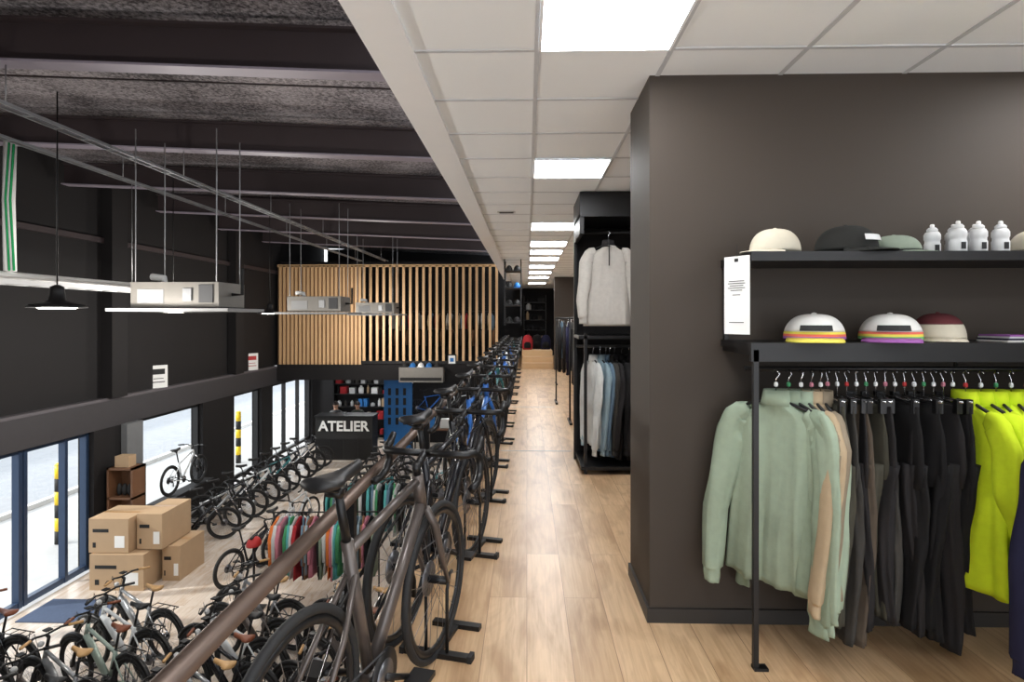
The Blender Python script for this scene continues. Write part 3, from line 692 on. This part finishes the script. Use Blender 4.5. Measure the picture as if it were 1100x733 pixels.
b.obj('tool_panel',(-4.6,21.2,ZG))
b=MB(); b.box(-.8,.8,-.3,.3,.85,.9,m_wd)
for sx in (-.75,.7):
    for sy in (-.27,.22): b.box(sx,sx+.05,sy,sy+.05,0,.85,m_black)
b.box(-.5,0,-.2,.1,.9,1.25,m_bluep); b.box(.2,.6,-.1,.2,.9,1.2,m_paper); b.obj('workbench',(-3.2,20.6,ZG))
for x,y in ((-6.6,21.5),(-3,20.8),(-6.5,24.8)): lp(x,y,1.2,.3,-.51,'added_workshop_light')  # glowing panels added under the gallery slab to brighten the workshop
b=MB(); b.box(-.7,.7,-.34,0,-.25,.22,m_ac); b.box(-.66,.66,-.345,-.34,-.2,-.1,m_black); b.obj('wall_duct',(-3.35,YF-.1,-.28))
for i,c in enumerate([m_ink,m_bluep,m_paper,m_bluep,m_ink]):
    b=MB(); b.ell((0,0,0),(.1,.13,.14),c,16,8,0); b.box(-.1,.1,-.15,-.08,-.0,.02,c); b.tube([(0,-.12,.06),(0,-.05,.13),(0,.08,.12)],.008,m_ink,5); b.obj('bicycle_helmet',(-3.9+.26*i,YF-.27,-.058))
b=MB(); b.box(0,.28,0,.03,0,.34,m_ink); b.box(.03,.25,-.004,0,.04,.3,m_paper); b.box(.08,.2,-.006,-.004,.1,.22,m_bluep); b.obj('framed_print',(-2.55,YF-.095,.0))
def person(name,loc,rzd,shirt):
    J={'pel':(0,0,.95,.125),'wa':(0,0,1.1,.12),'ch':(0,.0,1.28,.145),'sh':(0,0,1.42,.10),'nk':(0,.0,1.5,.055),'hd0':(0,-.01,1.57,.075),'hd1':(0,-.015,1.65,.088),'hd2':(0,-.005,1.72,.06)}
    E=[('pel','wa'),('wa','ch'),('ch','sh'),('sh','nk'),('nk','hd0'),('hd0','hd1'),('hd1','hd2')]
    for s,n in ((-1,'l'),(1,'r')):
        J.update({n+'s':(s*.18,0,1.41,.06),n+'e':(s*.25,-.04,1.13,.045),n+'w':(s*.2,-.26,1.02,.03),n+'p':(s*.19,-.33,1.01,.032),
                  n+'h':(s*.1,0,.88,.09),n+'k':(s*.11,-.01,.5,.06),n+'a':(s*.12,.02,.09,.042),n+'t':(s*.13,-.16,.04,.035)})
        E+=[('sh',n+'s'),(n+'s',n+'e'),(n+'e',n+'w'),(n+'w',n+'p'),('pel',n+'h'),(n+'h',n+'k'),(n+'k',n+'a'),(n+'a',n+'t')]
        for k in range(5):
            a=(k-2)*.018; ln=[.055,.075,.085,.078,.06][k]
            J[n+'f%d'%k]=(s*.19+a,-.34-ln*.6,1.0,.009); J[n+'g%d'%k]=(s*.19+a*1.15,-.34-ln,.98,.008); E+=[(n+'p',n+'f%d'%k),(n+'f%d'%k,n+'g%d'%k)]
    keys=list(J); me=bpy.data.meshes.new(name); me.from_pydata([J[k][:3] for k in keys],[(keys.index(a),keys.index(c)) for a,c in E],[])
    o=bpy.data.objects.new(name,me); sc.collection.objects.link(o)
    o.modifiers.new('skin','SKIN').use_smooth_shade=True
    for i,k in enumerate(keys):
        sv=me.skin_vertices[0].data[i]; r=J[k][3]; sv.radius=(r,r); sv.use_root=(k=='pel')
    o.modifiers.new('sub','SUBSURF').levels=2; o.modifiers['sub'].render_levels=2
    m=bpy.data.materials.new(name+'_body'); m.use_nodes=True; N=m.node_tree.nodes; L=m.node_tree.links
    tc=N.new('ShaderNodeTexCoord'); sp=N.new('ShaderNodeSeparateXYZ'); cr=N.new('ShaderNodeValToRGB'); cr.color_ramp.interpolation='CONSTANT'
    mr=N.new('ShaderNodeMath'); mr.operation='MULTIPLY'; mr.inputs[1].default_value=.5
    L.new(tc.outputs['Object'],sp.inputs[0]); L.new(sp.outputs['Z'],mr.inputs[0]); L.new(mr.outputs[0],cr.inputs[0]); L.new(cr.outputs[0],N['Principled BSDF'].inputs['Base Color'])
    e=cr.color_ramp.elements; e[0].position=0; e[0].color=lin((20,20,20))+(1,); e[1].position=.04; e[1].color=lin((40,44,60))+(1,)
    q=e.new(.46); q.color=lin(shirt)+(1,); q=e.new(.745); q.color=lin((205,160,135))+(1,)
    me.materials.append(m)
    o.location=loc; o.rotation_euler=(0,0,math.radians(rzd))
    b=MB(); b.ell((0,.012,1.69),(.092,.105,.09),m_hair,16,8,-.3)
    for s in (-1,1): b.ell((s*.032,-.098,1.655),(.012,.008,.007),m_ink,8,6); b.ell((s*.09,0,1.64),(.014,.022,.032),m_skin,8,6)
    b.ell((0,-.108,1.625),(.014,.02,.022),m_skin,8,6); b.ell((0,-.094,1.588),(.025,.008,.007),m_red,8,6)
    b.obj('head_features',parent=o)
person('mechanic',(-6.7,20.75,ZG),0,(40,42,46)); person('mechanic',(-5.95,20.8,ZG),25,(52,60,52))
# ---------------------------------------------------------------- light
w=bpy.data.worlds.new('World'); sc.world=w; w.use_nodes=True
N=w.node_tree.nodes; L=w.node_tree.links; bg=N['Background']; bg.inputs['Color'].default_value=(.90,.95,1,1); bg.inputs['Strength'].default_value=1.75
s=bpy.data.lights.new('sun','SUN'); s.energy=2.0; s.angle=.03; s.color=(1,.97,.92); so=bpy.data.objects.new('sun',s); sc.collection.objects.link(so)
so.rotation_euler=Vector((1,.25,-.6)).to_track_quat('-Z','Y').to_euler()
cd=bpy.data.cameras.new('camera'); co=bpy.data.objects.new('camera',cd); sc.collection.objects.link(co)
cd.sensor_width=36; cd.lens=36*640/1100; cd.shift_y=-24.5/1100; cd.clip_end=300
co.location=(0,0,1.5); co.rotation_euler=(pi/2,0,math.radians(1.43)); sc.camera=co
sc.view_settings.view_transform='Standard'; sc.view_settings.look='None'; sc.view_settings.exposure=.8
